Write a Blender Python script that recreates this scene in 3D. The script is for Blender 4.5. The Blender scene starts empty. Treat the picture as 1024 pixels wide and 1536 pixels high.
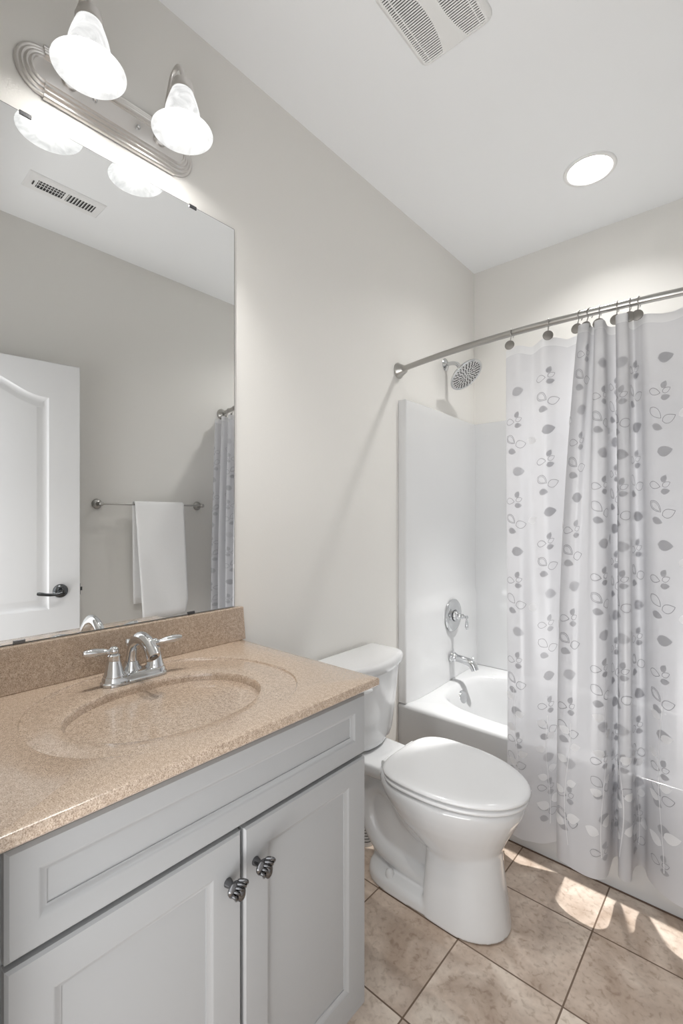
import bpy, bmesh, math, random
from math import sin, cos, pi, sqrt, atan2, radians
from mathutils import Vector, Matrix

sc = bpy.context.scene
COL = sc.collection
random.seed(7)

# ------------------------------------------------------------------ camera, world, exposure
FPX = 706.0
cam_d = bpy.data.cameras.new('camera')
cam = bpy.data.objects.new('camera', cam_d)
COL.objects.link(cam)
cam.location = (1.264, 0.0, 1.284)
YAW = math.atan(620.0 / 706.0)
cam.rotation_euler = (pi / 2, 0, YAW)
cam_d.sensor_fit = 'VERTICAL'
cam_d.sensor_height = 36.0
cam_d.lens = FPX / 1536.0 * 36.0
cam_d.shift_y = 8.0 / 1536.0
cam_d.clip_start = 0.02
sc.camera = cam

world = bpy.data.worlds.new('hall_light')
sc.world = world
world.use_nodes = True
WBG = world.node_tree.nodes['Background']
WBG.inputs[0].default_value = (0.97, 0.985, 1.0, 1)
WBG.inputs[1].default_value = 1.35

sc.view_settings.view_transform = 'Standard'
sc.view_settings.look = 'None'
sc.view_settings.gamma = 1.0
sc.view_settings.use_curve_mapping = False
sc.view_settings.exposure = 0.75
sc.cycles.max_bounces = 14
sc.cycles.diffuse_bounces = 8
sc.cycles.glossy_bounces = 6
sc.cycles.transmission_bounces = 8
sc.cycles.transparent_max_bounces = 16
sc.cycles.caustics_reflective = False
sc.cycles.caustics_refractive = False
sc.cycles.sample_clamp_indirect = 6.0
sc.cycles.use_denoising = True

DOWNLIGHT_STRENGTH = 150
DOWNLIGHT_BEAM = 235
BULB_STRENGTH = 34
HALL_FILL_POWER = 1.5
SHADE_GLOW = 0.72
VANITY_BEAM = 14
HALL_UPFILL_POWER = 23

# added fill lamp, out of view in the hall behind the open doorway
hl = bpy.data.lights.new('hall_fill', 'AREA')
hl.shape = 'RECTANGLE'
hl.size, hl.size_y = 1.6, 2.0
hl.energy = HALL_FILL_POWER
hl.color = (0.98, 0.99, 1.0)
hlo = bpy.data.objects.new('hall_fill', hl)
COL.objects.link(hlo)
hlo.location = (1.25, -1.6, 1.45)
hlo.rotation_euler = (radians(90), 0, radians(8))
# added unseen lamp aimed up through the doorway to brighten the bathroom ceiling
hf = bpy.data.lights.new('hall_upfill', 'AREA')
hf.shape = 'RECTANGLE'
hf.size, hf.size_y = 1.6, 1.1
hf.energy = HALL_UPFILL_POWER
hf.color = (1.0, 0.99, 0.98)
hfo = bpy.data.objects.new('hall_upfill', hf)
COL.objects.link(hfo)
hfo.location = (1.15, -0.75, 0.04)
hfo.rotation_euler = (radians(180 - 25), 0, 0)

# ------------------------------------------------------------------ materials
def new_mat(name):
    m = bpy.data.materials.new(name)
    m.use_nodes = True
    nt = m.node_tree
    return m, nt, nt.nodes['Principled BSDF']

def pbr(name, col, rough=0.5, metal=0.0, coat=0.0, spec=0.5, bump=None, coatr=0.05):
    m, nt, b = new_mat(name)
    b.inputs['Base Color'].default_value = (*col, 1)
    b.inputs['Roughness'].default_value = rough
    b.inputs['Metallic'].default_value = metal
    b.inputs['Coat Weight'].default_value = coat
    b.inputs['Coat Roughness'].default_value = coatr
    b.inputs['Specular IOR Level'].default_value = spec
    if bump:
        sc_, st, dist = bump
        tc = nt.nodes.new('ShaderNodeTexCoord')
        nz = nt.nodes.new('ShaderNodeTexNoise')
        nz.inputs['Scale'].default_value = sc_
        nz.inputs['Detail'].default_value = 3
        bp = nt.nodes.new('ShaderNodeBump')
        bp.inputs['Strength'].default_value = st
        bp.inputs['Distance'].default_value = dist
        nt.links.new(tc.outputs['Object'], nz.inputs['Vector'])
        nt.links.new(nz.outputs['Fac'], bp.inputs['Height'])
        nt.links.new(bp.outputs['Normal'], b.inputs['Normal'])
    return m

M_WALL = pbr('wall_paint', (0.745, 0.732, 0.703), 0.62, bump=(160, 0.12, 0.0015), spec=0.3)
M_CEIL = pbr('ceiling_paint', (0.85, 0.86, 0.87), 0.75, spec=0.2)
M_TRIM = pbr('white_trim_paint', (0.74, 0.74, 0.74), 0.35)
M_DOOR = pbr('white_door_paint', (0.70, 0.70, 0.705), 0.38)
M_CAB = pbr('painted_cabinet', (0.34, 0.344, 0.348), 0.42)
M_DARK = pbr('dark_recess', (0.04, 0.04, 0.04), 0.8)
M_PORC = pbr('white_porcelain', (0.635, 0.64, 0.645), 0.08, coat=0.5, coatr=0.03)
M_SEAT = pbr('white_seat_plastic', (0.73, 0.735, 0.74), 0.16)
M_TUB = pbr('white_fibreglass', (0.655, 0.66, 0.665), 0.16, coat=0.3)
M_CHROME = pbr('chrome', (0.64, 0.65, 0.66), 0.06, metal=1.0)
M_NICKEL = pbr('brushed_nickel', (0.43, 0.42, 0.40), 0.30, metal=1.0)
M_SATIN = pbr('satin_nickel', (0.70, 0.68, 0.66), 0.3, metal=1.0)
M_PEWTER = pbr('dark_pewter', (0.12, 0.125, 0.13), 0.24, metal=1.0)
M_BLACKN = pbr('black_nickel', (0.16, 0.16, 0.165), 0.13, metal=1.0)
M_BLACK = pbr('black_rubber', (0.012, 0.012, 0.013), 0.5)
M_MIRROR = pbr('mirror_glass', (0.90, 0.91, 0.91), 0.0, metal=1.0)
M_GREYEDGE = pbr('mirror_edge', (0.18, 0.19, 0.19), 0.2, metal=0.6)
M_PLASTIC = pbr('white_vent_plastic', (0.80, 0.80, 0.79), 0.45)
M_REG = pbr('white_register_enamel', (0.80, 0.80, 0.80), 0.4)
M_SLOT = pbr('vent_shade_and_lever', (0.06, 0.06, 0.06), 0.9)  # near-black stands in for shade behind vent slats; damper lever shares it
M_TOWEL = pbr('white_terry', (0.93, 0.93, 0.93), 0.95, spec=0.1, bump=(420, 0.7, 0.004))
M_STRIPE = pbr('dark_stripe', (0.05, 0.05, 0.05), 0.6)

def emis(name, col, strength):
    m, nt, b = new_mat(name)
    nt.nodes.remove(b)
    e = nt.nodes.new('ShaderNodeEmission')
    e.inputs[0].default_value = (*col, 1)
    e.inputs[1].default_value = strength
    nt.links.new(e.outputs[0], nt.nodes['Material Output'].inputs[0])
    return m
M_LENS = emis('downlight_lens', (1.0, 0.985, 0.96), DOWNLIGHT_STRENGTH)
M_BULB = emis('bulb_glow', (1.0, 0.975, 0.935), BULB_STRENGTH)

def shade_mat():
    """lit alabaster glass: the lamp's own soft glow, with faint swirls"""
    m, nt, b = new_mat('alabaster_glass')
    tc = nt.nodes.new('ShaderNodeTexCoord')
    nz = nt.nodes.new('ShaderNodeTexNoise')
    nz.inputs['Scale'].default_value = 16
    nz.inputs['Detail'].default_value = 4
    nz.inputs['Distortion'].default_value = 2.4
    cr = nt.nodes.new('ShaderNodeValToRGB')
    cr.color_ramp.elements[0].position = 0.35
    cr.color_ramp.elements[0].color = (0.60, 0.60, 0.595, 1)
    cr.color_ramp.elements[1].position = 0.65
    cr.color_ramp.elements[1].color = (0.84, 0.84, 0.83, 1)
    nt.links.new(tc.outputs['Object'], nz.inputs['Vector'])
    nt.links.new(nz.outputs['Fac'], cr.inputs['Fac'])
    nt.links.new(cr.outputs[0], b.inputs['Emission Color'])
    b.inputs['Emission Strength'].default_value = SHADE_GLOW
    b.inputs['Base Color'].default_value = (0.035, 0.035, 0.034, 1)
    b.inputs['Roughness'].default_value = 0.25
    b.inputs['Specular IOR Level'].default_value = 0.3
    return m
M_SHADE = shade_mat()

def sheet_mat(name, col, transp, transl, rough=0.3, gloss=0.06):
    """thin vinyl: some light passes straight, some diffusely, the rest is reflected"""
    m, nt, b = new_mat(name)
    out = nt.nodes['Material Output']
    nt.nodes.remove(b)
    di = nt.nodes.new('ShaderNodeBsdfDiffuse'); di.inputs[0].default_value = (*col, 1)
    tl = nt.nodes.new('ShaderNodeBsdfTranslucent'); tl.inputs[0].default_value = (*col, 1)
    tp = nt.nodes.new('ShaderNodeBsdfTransparent'); tp.inputs[0].default_value = (0.96, 0.96, 0.97, 1)
    gl = nt.nodes.new('ShaderNodeBsdfGlossy'); gl.inputs['Roughness'].default_value = rough
    m1 = nt.nodes.new('ShaderNodeMixShader'); m1.inputs[0].default_value = transl
    nt.links.new(di.outputs[0], m1.inputs[1]); nt.links.new(tl.outputs[0], m1.inputs[2])
    m2 = nt.nodes.new('ShaderNodeMixShader'); m2.inputs[0].default_value = gloss
    nt.links.new(m1.outputs[0], m2.inputs[1]); nt.links.new(gl.outputs[0], m2.inputs[2])
    m3 = nt.nodes.new('ShaderNodeMixShader'); m3.inputs[0].default_value = transp
    nt.links.new(m2.outputs[0], m3.inputs[1]); nt.links.new(tp.outputs[0], m3.inputs[2])
    nt.links.new(m3.outputs[0], out.inputs[0])
    return m
M_CURT = sheet_mat('frosted_vinyl', (0.64, 0.64, 0.662), 0.10, 0.36)
M_CHEM = sheet_mat('vinyl_hem', (0.72, 0.72, 0.73), 0.04, 0.38)
M_LGREY = sheet_mat('grey_leaf_print', (0.49, 0.49, 0.51), 0.08, 0.42)
M_LPALE = sheet_mat('pale_grey_leaf_print', (0.57, 0.57, 0.59), 0.08, 0.42)
M_LLINE = sheet_mat('grey_outline_print', (0.29, 0.29, 0.31), 0.03, 0.42)
M_LWHITE = sheet_mat('white_leaf_print', (0.82, 0.82, 0.83), 0.02, 0.30)

def counter_mat():
    m, nt, b = new_mat('cultured_granite')
    tc = nt.nodes.new('ShaderNodeTexCoord')
    def noise(scale, det):
        n = nt.nodes.new('ShaderNodeTexNoise')
        n.inputs['Scale'].default_value = scale
        n.inputs['Detail'].default_value = det
        nt.links.new(tc.outputs['Object'], n.inputs['Vector'])
        return n
    n1 = noise(520, 2)
    cr = nt.nodes.new('ShaderNodeValToRGB')
    e = cr.color_ramp.elements
    e[0].position = 0.30; e[0].color = (0.225, 0.155, 0.108, 1)
    e[1].position = 0.72; e[1].color = (0.62, 0.51, 0.41, 1)
    k = e.new(0.46); k.color = (0.43, 0.335, 0.255, 1)
    k = e.new(0.58); k.color = (0.515, 0.41, 0.32, 1)
    nt.links.new(n1.outputs['Fac'], cr.inputs['Fac'])
    n2 = noise(130, 1)
    cr2 = nt.nodes.new('ShaderNodeValToRGB')
    cr2.color_ramp.elements[0].position = 0.40; cr2.color_ramp.elements[0].color = (0.86, 0.85, 0.84, 1)
    cr2.color_ramp.elements[1].position = 0.60; cr2.color_ramp.elements[1].color = (1.03, 1.03, 1.03, 1)
    nt.links.new(n2.outputs['Fac'], cr2.inputs['Fac'])
    mx = nt.nodes.new('ShaderNodeMix'); mx.data_type = 'RGBA'; mx.blend_type = 'MULTIPLY'
    mx.inputs['Factor'].default_value = 1.0
    nt.links.new(cr.outputs[0], mx.inputs['A']); nt.links.new(cr2.outputs[0], mx.inputs['B'])
    nt.links.new(mx.outputs['Result'], b.inputs['Base Color'])
    b.inputs['Roughness'].default_value = 0.22
    b.inputs['Coat Weight'].default_value = 0.7
    b.inputs['Coat Roughness'].default_value = 0.10
    return m
M_COUNTER = counter_mat()

def floor_mat():
    m, nt, b = new_mat('travertine_tile')
    tc = nt.nodes.new('ShaderNodeTexCoord')
    mp = nt.nodes.new('ShaderNodeMapping')
    mp.inputs['Location'].default_value = (-0.285 + 0.3, -1.01 + 1.2, 0)
    nt.links.new(tc.outputs['Object'], mp.inputs['Vector'])
    br = nt.nodes.new('ShaderNodeTexBrick')
    br.offset = 0.0; br.squash = 1.0
    br.inputs['Scale'].default_value = 1.0
    br.inputs['Brick Width'].default_value = 0.3
    br.inputs['Row Height'].default_value = 0.3
    br.inputs['Mortar Size'].default_value = 0.0024
    br.inputs['Mortar Smooth'].default_value = 0.1
    br.inputs['Bias'].default_value = 0.0
    br.inputs['Color1'].default_value = (0.0, 0.0, 0.0, 1)
    br.inputs['Color2'].default_value = (1, 1, 1, 1)
    br.inputs['Mortar'].default_value = (0.5, 0.5, 0.5, 1)
    nt.links.new(mp.outputs[0], br.inputs['Vector'])
    def noise(scale, det, dist=0.0, vec=None):
        n = nt.nodes.new('ShaderNodeTexNoise')
        n.inputs['Scale'].default_value = scale
        n.inputs['Detail'].default_value = det
        n.inputs['Distortion'].default_value = dist
        nt.links.new(vec or tc.outputs['Object'], n.inputs['Vector'])
        return n
    # shift the stone pattern from tile to tile
    add = nt.nodes.new('ShaderNodeVectorMath'); add.operation = 'MULTIPLY_ADD'
    add.inputs[1].default_value = (3.1, 5.7, 2.3)
    nt.links.new(br.outputs['Color'], add.inputs[0]); nt.links.new(tc.outputs['Object'], add.inputs[2])
    n1 = noise(5.2, 9, 0.9, add.outputs[0])
    cr = nt.nodes.new('ShaderNodeValToRGB')
    e = cr.color_ramp.elements
    e[0].position = 0.36; e[0].color = (0.43, 0.335, 0.265, 1)
    e[1].position = 0.66; e[1].color = (0.72, 0.63, 0.54, 1)
    k = e.new(0.52); k.color = (0.585, 0.485, 0.405, 1)
    nt.links.new(n1.outputs['Fac'], cr.inputs['Fac'])
    n2 = noise(60, 8, 0.5, add.outputs[0])
    cr2 = nt.nodes.new('ShaderNodeValToRGB')
    cr2.color_ramp.elements[0].position = 0.30; cr2.color_ramp.elements[0].color = (0.76, 0.72, 0.68, 1)
    cr2.color_ramp.elements[1].position = 0.46; cr2.color_ramp.elements[1].color = (1, 1, 1, 1)
    k2 = cr2.color_ramp.elements.new(0.72); k2.color = (1.10, 1.10, 1.10, 1)
    nt.links.new(n2.outputs['Fac'], cr2.inputs['Fac'])
    mx = nt.nodes.new('ShaderNodeMix'); mx.data_type = 'RGBA'; mx.blend_type = 'MULTIPLY'
    mx.inputs['Factor'].default_value = 1.0
    nt.links.new(cr.outputs[0], mx.inputs['A']); nt.links.new(cr2.outputs[0], mx.inputs['B'])
    mg = nt.nodes.new('ShaderNodeMix'); mg.data_type = 'RGBA'
    nt.links.new(br.outputs['Fac'], mg.inputs['Factor'])
    nt.links.new(mx.outputs['Result'], mg.inputs['A'])
    mg.inputs['B'].default_value = (0.17, 0.115, 0.08, 1)
    nt.links.new(mg.outputs['Result'], b.inputs['Base Color'])
    b.inputs['Roughness'].default_value = 0.36
    inv = nt.nodes.new('ShaderNodeMath'); inv.operation = 'SUBTRACT'; inv.inputs[0].default_value = 1.0
    nt.links.new(br.outputs['Fac'], inv.inputs[1])
    ma = nt.nodes.new('ShaderNodeMath'); ma.operation = 'MULTIPLY_ADD'; ma.inputs[1].default_value = 0.25
    nt.links.new(n2.outputs['Fac'], ma.inputs[0]); nt.links.new(inv.outputs[0], ma.inputs[2])
    bp = nt.nodes.new('ShaderNodeBump'); bp.inputs['Strength'].default_value = 0.35; bp.inputs['Distance'].default_value = 0.002
    nt.links.new(ma.outputs[0], bp.inputs['Height']); nt.links.new(bp.outputs[0], b.inputs['Normal'])
    return m
M_FLOOR = floor_mat()

# ------------------------------------------------------------------ mesh helpers
class MB:
    """collects shapes (world coordinates) that become ONE mesh"""
    def __init__(s):
        s.v, s.f, s.mi = [], [], []
    def add(s, verts, faces, mi=0):
        o = len(s.v)
        s.v += [tuple(p) for p in verts]
        s.f += [tuple(i + o for i in f) for f in faces]
        s.mi += [mi] * len(faces)
        return s
    def box(s, x0, x1, y0, y1, z0, z1, mi=0):
        V = [(x0, y0, z0), (x1, y0, z0), (x1, y1, z0), (x0, y1, z0), (x0, y0, z1), (x1, y0, z1), (x1, y1, z1), (x0, y1, z1)]
        F = [(0, 3, 2, 1), (4, 5, 6, 7), (0, 1, 5, 4), (1, 2, 6, 5), (2, 3, 7, 6), (3, 0, 4, 7)]
        return s.add(V, F, mi)
    def obox(s, c, ax, ay, az, hx, hy, hz, mi=0):
        c, ax, ay, az = Vector(c), Vector(ax).normalized(), Vector(ay).normalized(), Vector(az).normalized()
        V = []
        for sz in (-1, 1):
            for sx, sy in ((-1, -1), (1, -1), (1, 1), (-1, 1)):
                V.append(c + ax * hx * sx + ay * hy * sy + az * hz * sz)
        F = [(0, 3, 2, 1), (4, 5, 6, 7), (0, 1, 5, 4), (1, 2, 6, 5), (2, 3, 7, 6), (3, 0, 4, 7)]
        return s.add(V, F, mi)
    def loft(s, rings, cap0=True, cap1=True, closed=True, mi=0):
        n = len(rings[0])
        V = [p for r in rings for p in r]
        F = []
        for k in range(len(rings) - 1):
            for i in range(n if closed else n - 1):
                j = (i + 1) % n
                F.append((k * n + i, k * n + j, (k + 1) * n + j, (k + 1) * n + i))
        if cap0: F.append(tuple(reversed(range(n))))
        if cap1: F.append(tuple(range((len(rings) - 1) * n, len(rings) * n)))
        return s.add(V, F, mi)
    def lathe(s, prof, c, axis=(0, 0, 1), n=32, cap0=True, cap1=True, sq=(1, 1), mi=0):
        c = Vector(c); a = Vector(axis).normalized()
        t = Vector((0, 0, 1)) if abs(a.z) < 0.9 else Vector((0, 1, 0))
        u = (t - a * t.dot(a)).normalized(); w = a.cross(u)
        rings = []
        for r, h in prof:
            rings.append([c + a * h + (u * cos(2 * pi * i / n) * sq[0] + w * sin(2 * pi * i / n) * sq[1]) * r for i in range(n)])
        return s.loft(rings, cap0, cap1, mi=mi)
    def tube(s, pts, rad, n=16, cap=True, sq=None, mi=0, closed=False):
        P = [Vector(p) for p in pts]
        R = rad if isinstance(rad, (list, tuple)) else [rad] * len(P)
        T = []
        m = len(P)
        for i in range(m):
            if closed:
                T.append((P[(i + 1) % m] - P[i - 1]).normalized())
            else:
                T.append((P[min(i + 1, m - 1)] - P[max(i - 1, 0)]).normalized())
        t = T[0]
        ref = Vector((0, 0, 1)) if abs(t.z) < 0.9 else Vector((0, 1, 0))
        u = (ref - t * ref.dot(t)).normalized()
        rings = []
        for i in range(m):
            t = T[i]
            u = (u - t * u.dot(t)).normalized()
            w = t.cross(u)
            a, b = (sq[i] if isinstance(sq, list) else sq) if sq else (1, 1)
            rings.append([P[i] + (u * cos(2 * pi * k / n) * a + w * sin(2 * pi * k / n) * b) * R[i] for k in range(n)])
        if closed:
            rings.append(rings[0])
            return s.loft(rings, False, False, mi=mi)
        return s.loft(rings, cap, cap, mi=mi)
    def ball(s, c, r, n=16, sc3=(1, 1, 1), mi=0):
        c = Vector(c)
        rings = []
        m = n // 2
        for k in range(1, m):
            th = pi * k / m
            rings.append([c + Vector((cos(2 * pi * i / n) * sin(th) * r * sc3[0], sin(2 * pi * i / n) * sin(th) * r * sc3[1], -cos(th) * r * sc3[2])) for i in range(n)])
        return s.loft(rings, True, True, mi=mi)

ROOT = {}
def finish_mesh(name, mb, mats, off=Vector((0, 0, 0)), smooth=40, weld=True):
    me = bpy.data.meshes.new(name)
    me.from_pydata([tuple(Vector(p) - off) for p in mb.v], [], mb.f)
    for m in (mats if isinstance(mats, (list, tuple)) else [mats]):
        me.materials.append(m)
    me.polygons.foreach_set('material_index', mb.mi)
    bm = bmesh.new(); bm.from_mesh(me)
    if weld:
        bmesh.ops.remove_doubles(bm, verts=bm.verts, dist=1e-6)
    bmesh.ops.recalc_face_normals(bm, faces=bm.faces)
    bm.to_mesh(me); bm.free()
    if smooth:
        me.polygons.foreach_set('use_smooth', [True] * len(me.polygons))
        me.set_sharp_from_angle(angle=radians(smooth))
    me.update()
    return me

def bevel(o, w, seg=2, ang=35):
    m = o.modifiers.new('bevel', 'BEVEL')
    m.width = w; m.segments = seg; m.limit_method = 'ANGLE'; m.angle_limit = radians(ang)
    m.harden_normals = False
    return o

def thing(name, label, cat, loc, group=None):
    o = bpy.data.objects.new(name, None)
    o.empty_display_size = 0.05
    COL.objects.link(o)
    o.location = loc
    o['label'] = label; o['category'] = cat
    if group: o['group'] = group
    ROOT[o] = Vector(loc)
    return o

def part(name, mb, mats, parent, smooth=40, label=None, bev=None, weld=True):
    off = ROOT[parent]
    o = bpy.data.objects.new(name, finish_mesh(name, mb, mats, off, smooth, weld))
    COL.objects.link(o)
    o.parent = parent
    ROOT[o] = off
    if label: o['label'] = label
    if bev: bevel(o, *bev)
    return o

def single(name, mb, mats, label, cat, loc, group=None, smooth=40, bev=None):
    o = bpy.data.objects.new(name, finish_mesh(name, mb, mats, Vector(loc), smooth))
    COL.objects.link(o); o.location = loc
    o['label'] = label; o['category'] = cat
    if group: o['group'] = group
    ROOT[o] = Vector(loc)
    if bev: bevel(o, *bev)
    return o

def struct(name, mb, mats, label, cat, smooth=0, bev=None):
    o = bpy.data.objects.new(name, finish_mesh(name, mb, mats, Vector((0, 0, 0)), smooth))
    COL.objects.link(o)
    o['kind'] = 'structure'; o['label'] = label; o['category'] = cat
    ROOT[o] = Vector((0, 0, 0))
    if bev: bevel(o, *bev)
    return o

def copy_thing(root, loc, label, rz=None):
    r = root.copy(); COL.objects.link(r); r.location = loc
    if rz is not None: r.rotation_euler = (0, 0, rz)
    r['label'] = label
    for ch in list(root.children):
        c = ch.copy(); COL.objects.link(c); c.parent = r
        for g in list(ch.children):
            d = g.copy(); COL.objects.link(d); d.parent = c
    return r

def catmull(P, n):
    P = [Vector(p) for p in P]
    out = []
    m = len(P)
    for i in range(m - 1):
        p0 = P[max(i - 1, 0)]; p1 = P[i]; p2 = P[i + 1]; p3 = P[min(i + 2, m - 1)]
        for k in range(n):
            t = k / n
            out.append(0.5 * ((2 * p1) + (p2 - p0) * t + (2 * p0 - 5 * p1 + 4 * p2 - p3) * t * t + (3 * p1 - p0 - 3 * p2 + p3) * t ** 3))
    out.append(P[-1])
    return out

def smoothstep(a, b, x):
    t = min(1, max(0, (x - a) / (b - a)))
    return t * t * (3 - 2 * t)

def fill_holes(mb, outer, holes, mapf, mi=0):
    """planar face with holes: outer/holes are 2D loops, mapf sends (u,v) to 3D"""
    bm = bmesh.new()
    for loop in [outer] + holes:
        vs = [bm.verts.new((p[0], p[1], 0)) for p in loop]
        for i in range(len(vs)):
            bm.edges.new((vs[i], vs[(i + 1) % len(vs)]))
    bmesh.ops.triangle_fill(bm, use_beauty=True, use_dissolve=False, edges=bm.edges[:])
    bm.verts.index_update()
    V = [mapf(v.co.x, v.co.y) for v in bm.verts]
    F = [tuple(v.index for v in f.verts) for f in bm.faces]
    bm.free()
    mb.add(V, F, mi)

def inset2d(loop, d):
    n = len(loop)
    out = []
    area = sum(loop[i][0] * loop[(i + 1) % n][1] - loop[(i + 1) % n][0] * loop[i][1] for i in range(n))
    sg = 1 if area > 0 else -1
    for i in range(n):
        p0 = Vector(loop[i - 1]); p1 = Vector(loop[i]); p2 = Vector(loop[(i + 1) % n])
        e1 = (p1 - p0).normalized(); e2 = (p2 - p1).normalized()
        n1 = Vector((-e1.y, e1.x)) * sg; n2 = Vector((-e2.y, e2.x)) * sg
        b = (n1 + n2)
        b = b / max(0.3, (1 + n1.dot(n2)))
        out.append(tuple(p1 + b * d))
    return out

def rect(u0, u1, v0, v1):
    return [(u0, v0), (u1, v0), (u1, v1), (u0, v1)]

def panel_slab(mb, u0, u1, v0, v1, panels, prof, mapf, thick, edge=0.003, mi=0):
    """slab with front at depth 0 (mapf(u,v,d), d>0 goes into the slab), recessed panels with moulding profile [(inset, depth)]"""
    out = rect(u0, u1, v0, v1)
    inn = inset2d(out, edge)
    fill_holes(mb, inn, panels, lambda u, v: mapf(u, v, 0), mi)
    loops = [[mapf(u, v, 0) for u, v in inn], [mapf(u, v, edge) for u, v in out], [mapf(u, v, thick) for u, v in out]]
    mb.loft(loops, False, True, mi=mi)
    for pl in panels:
        L = [[mapf(u, v, 0) for u, v in pl]]
        for ins, dep in prof:
            L.append([mapf(u, v, dep) for u, v in inset2d(pl, ins)])
        mb.loft(L, False, True, mi=mi)

# ------------------------------------------------------------------ room shell
W, D, H = 1.44, 2.644, 2.743
NEAR = 0.145          # room face of the wall with the doorway
T = 0.10
b = MB().box(-0.10, W + 0.10, -0.35, D + 0.10, -0.06, 0.0)
struct('floor', b, M_FLOOR, 'brown travertine-look square tile floor with dark grout lines', 'floor')

DL = (0.743, 2.169)   # downlight
b = MB()
hole = [(DL[0] + 0.088 * cos(2 * pi * i / 48), DL[1] + 0.088 * sin(2 * pi * i / 48)) for i in range(48)]
fill_holes(b, rect(-0.1, W + 0.1, 0.02, D + 0.1), [hole], lambda u, v: (u, v, H))
fill_holes(b, rect(-0.1, W + 0.1, 0.02, D + 0.1), [hole], lambda u, v: (u, v, H + 0.02))
struct('ceiling', b, M_CEIL, 'smooth flat white ceiling over the whole room', 'ceiling')

struct('wall_left', MB().box(-T, 0.0, 0.02, D + T, 0, H), M_WALL, 'long greige painted wall behind the vanity and toilet', 'wall')
struct('wall_right', MB().box(W, W + T, 0.02, D + T, 0, H), M_WALL, 'greige painted wall carrying the towel bar, seen in the mirror', 'wall')
struct('wall_back', MB().box(0.0, W, D, D + T, 0, H), M_WALL, 'greige painted end wall above the bathtub', 'wall')
b = MB()
DX0, DX1, DZ = 0.598, 1.402, 2.055
b.box(0.0, DX0, 0.02, NEAR, 0, H)
b.box(DX1, W, 0.02, NEAR, 0, H)
b.box(DX0, DX1, 0.02, NEAR, DZ, H)
struct('wall_front', b, M_WALL, 'greige wall with the doorway the view is taken from', 'wall')

def baseboard(name, x0, x1, y0, y1, label):
    b = MB().box(x0, x1, y0, y1, 0, 0.085)
    struct(name, b, M_TRIM, label, 'baseboard', bev=(0.006, 2))
baseboard('baseboard_left', 0.0, 0.013, 0.945, 1.84, 'white baseboard along the wall behind the toilet')
baseboard('baseboard_right', W - 0.013, W, 0.40, 1.84, 'white baseboard under the towel bar')

# ------------------------------------------------------------------ entry door (seen in the mirror)
HG = Vector((1.3905, 0.147, 0)); DIR = Vector((-0.1240, 0.9923, 0)).normalized(); NRM = Vector((-DIR.y, DIR.x, 0)); 
if NRM.x > 0: NRM = -NRM
def dmap(u, v, d):
    return HG + DIR * u + Vector((0, 0, v)) - NRM * d
DW = 0.770
def arch_panel(u0, u1, v0, v1, rise):
    L = [(u0, v0), (u1, v0), (u1, v1)]
    for k in range(1, 24):
        t = k / 24
        u = u1 + (u0 - u1) * t
        L.append((u, v1 + rise * (0.5 - 0.5 * cos(2 * pi * t)) ** 1.25))
    L.append((u0, v1))
    return L
b = MB()
dp = [(0.004, 0.003), (0.010, 0.008), (0.020, 0.010), (0.030, 0.009), (0.048, 0.003), (0.052, 0.0025)]
panel_slab(b, 0, DW, 0.012, 2.036, [arch_panel(0.125, DW - 0.135, 0.838, 1.862, 0.085), rect(0.125, DW - 0.135, 0.21, 0.715)], dp, dmap, 0.035)
door = bpy.data.objects.new('door_1', finish_mesh('door_1', b, M_DOOR, Vector((0, 0, 0)), 30))
COL.objects.link(door); ROOT[door] = Vector((0, 0, 0))
door['kind'] = 'structure'; door['label'] = 'white arched-panel entry door standing open, seen in the mirror'; door['category'] = 'door'
hu, hv = 0.683, 0.924
b = MB()
hc = dmap(hu, hv, 0)
b.lathe([(0.033, 0), (0.033, 0.004), (0.029, 0.009), (0.016, 0.012), (0.012, 0.02), (0.011, 0.045), (0.013, 0.052), (0.0, 0.054)], hc, NRM, 28)
lev = [hc + NRM * 0.046 - DIR * t * 0.105 + Vector((0, 0, -0.004 - 0.006 * sin(t * pi * 1.3))) for t in [i / 12 for i in range(13)]]
b.tube(lev, [0.009, 0.0085, 0.008, 0.0075, 0.007, 0.007, 0.007, 0.0072, 0.0075, 0.008, 0.0085, 0.0085, 0.006], 12)
part('door_handle', b, M_PEWTER, door, label='dark pewter lever handle')
b = MB().obox(dmap(DW, hv, 0.0175) + DIR * 0.001, DIR, NRM, (0, 0, 1), 0.0012, 0.012, 0.028)
b.obox(dmap(DW, hv, 0.0175) + DIR * 0.006, DIR, NRM, (0, 0, 1), 0.006, 0.006, 0.009)
part('latch_plate', b, M_PEWTER, door)
for z in (0.25, 1.02, 1.80):
    b = MB().lathe([(0.006, -0.045), (0.006, 0.045)], dmap(-0.004, z, 0.036), (0, 0, 1), 12)
    part('hinge', b, M_NICKEL, door)
b = MB().box(DX1 - 0.002, DX1 + 0.016, NEAR, NEAR + 0.012, 0, DZ + 0.05)
struct('trim_1', b, M_TRIM, 'white door casing strip beside the hinged edge of the door', 'trim')

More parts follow.
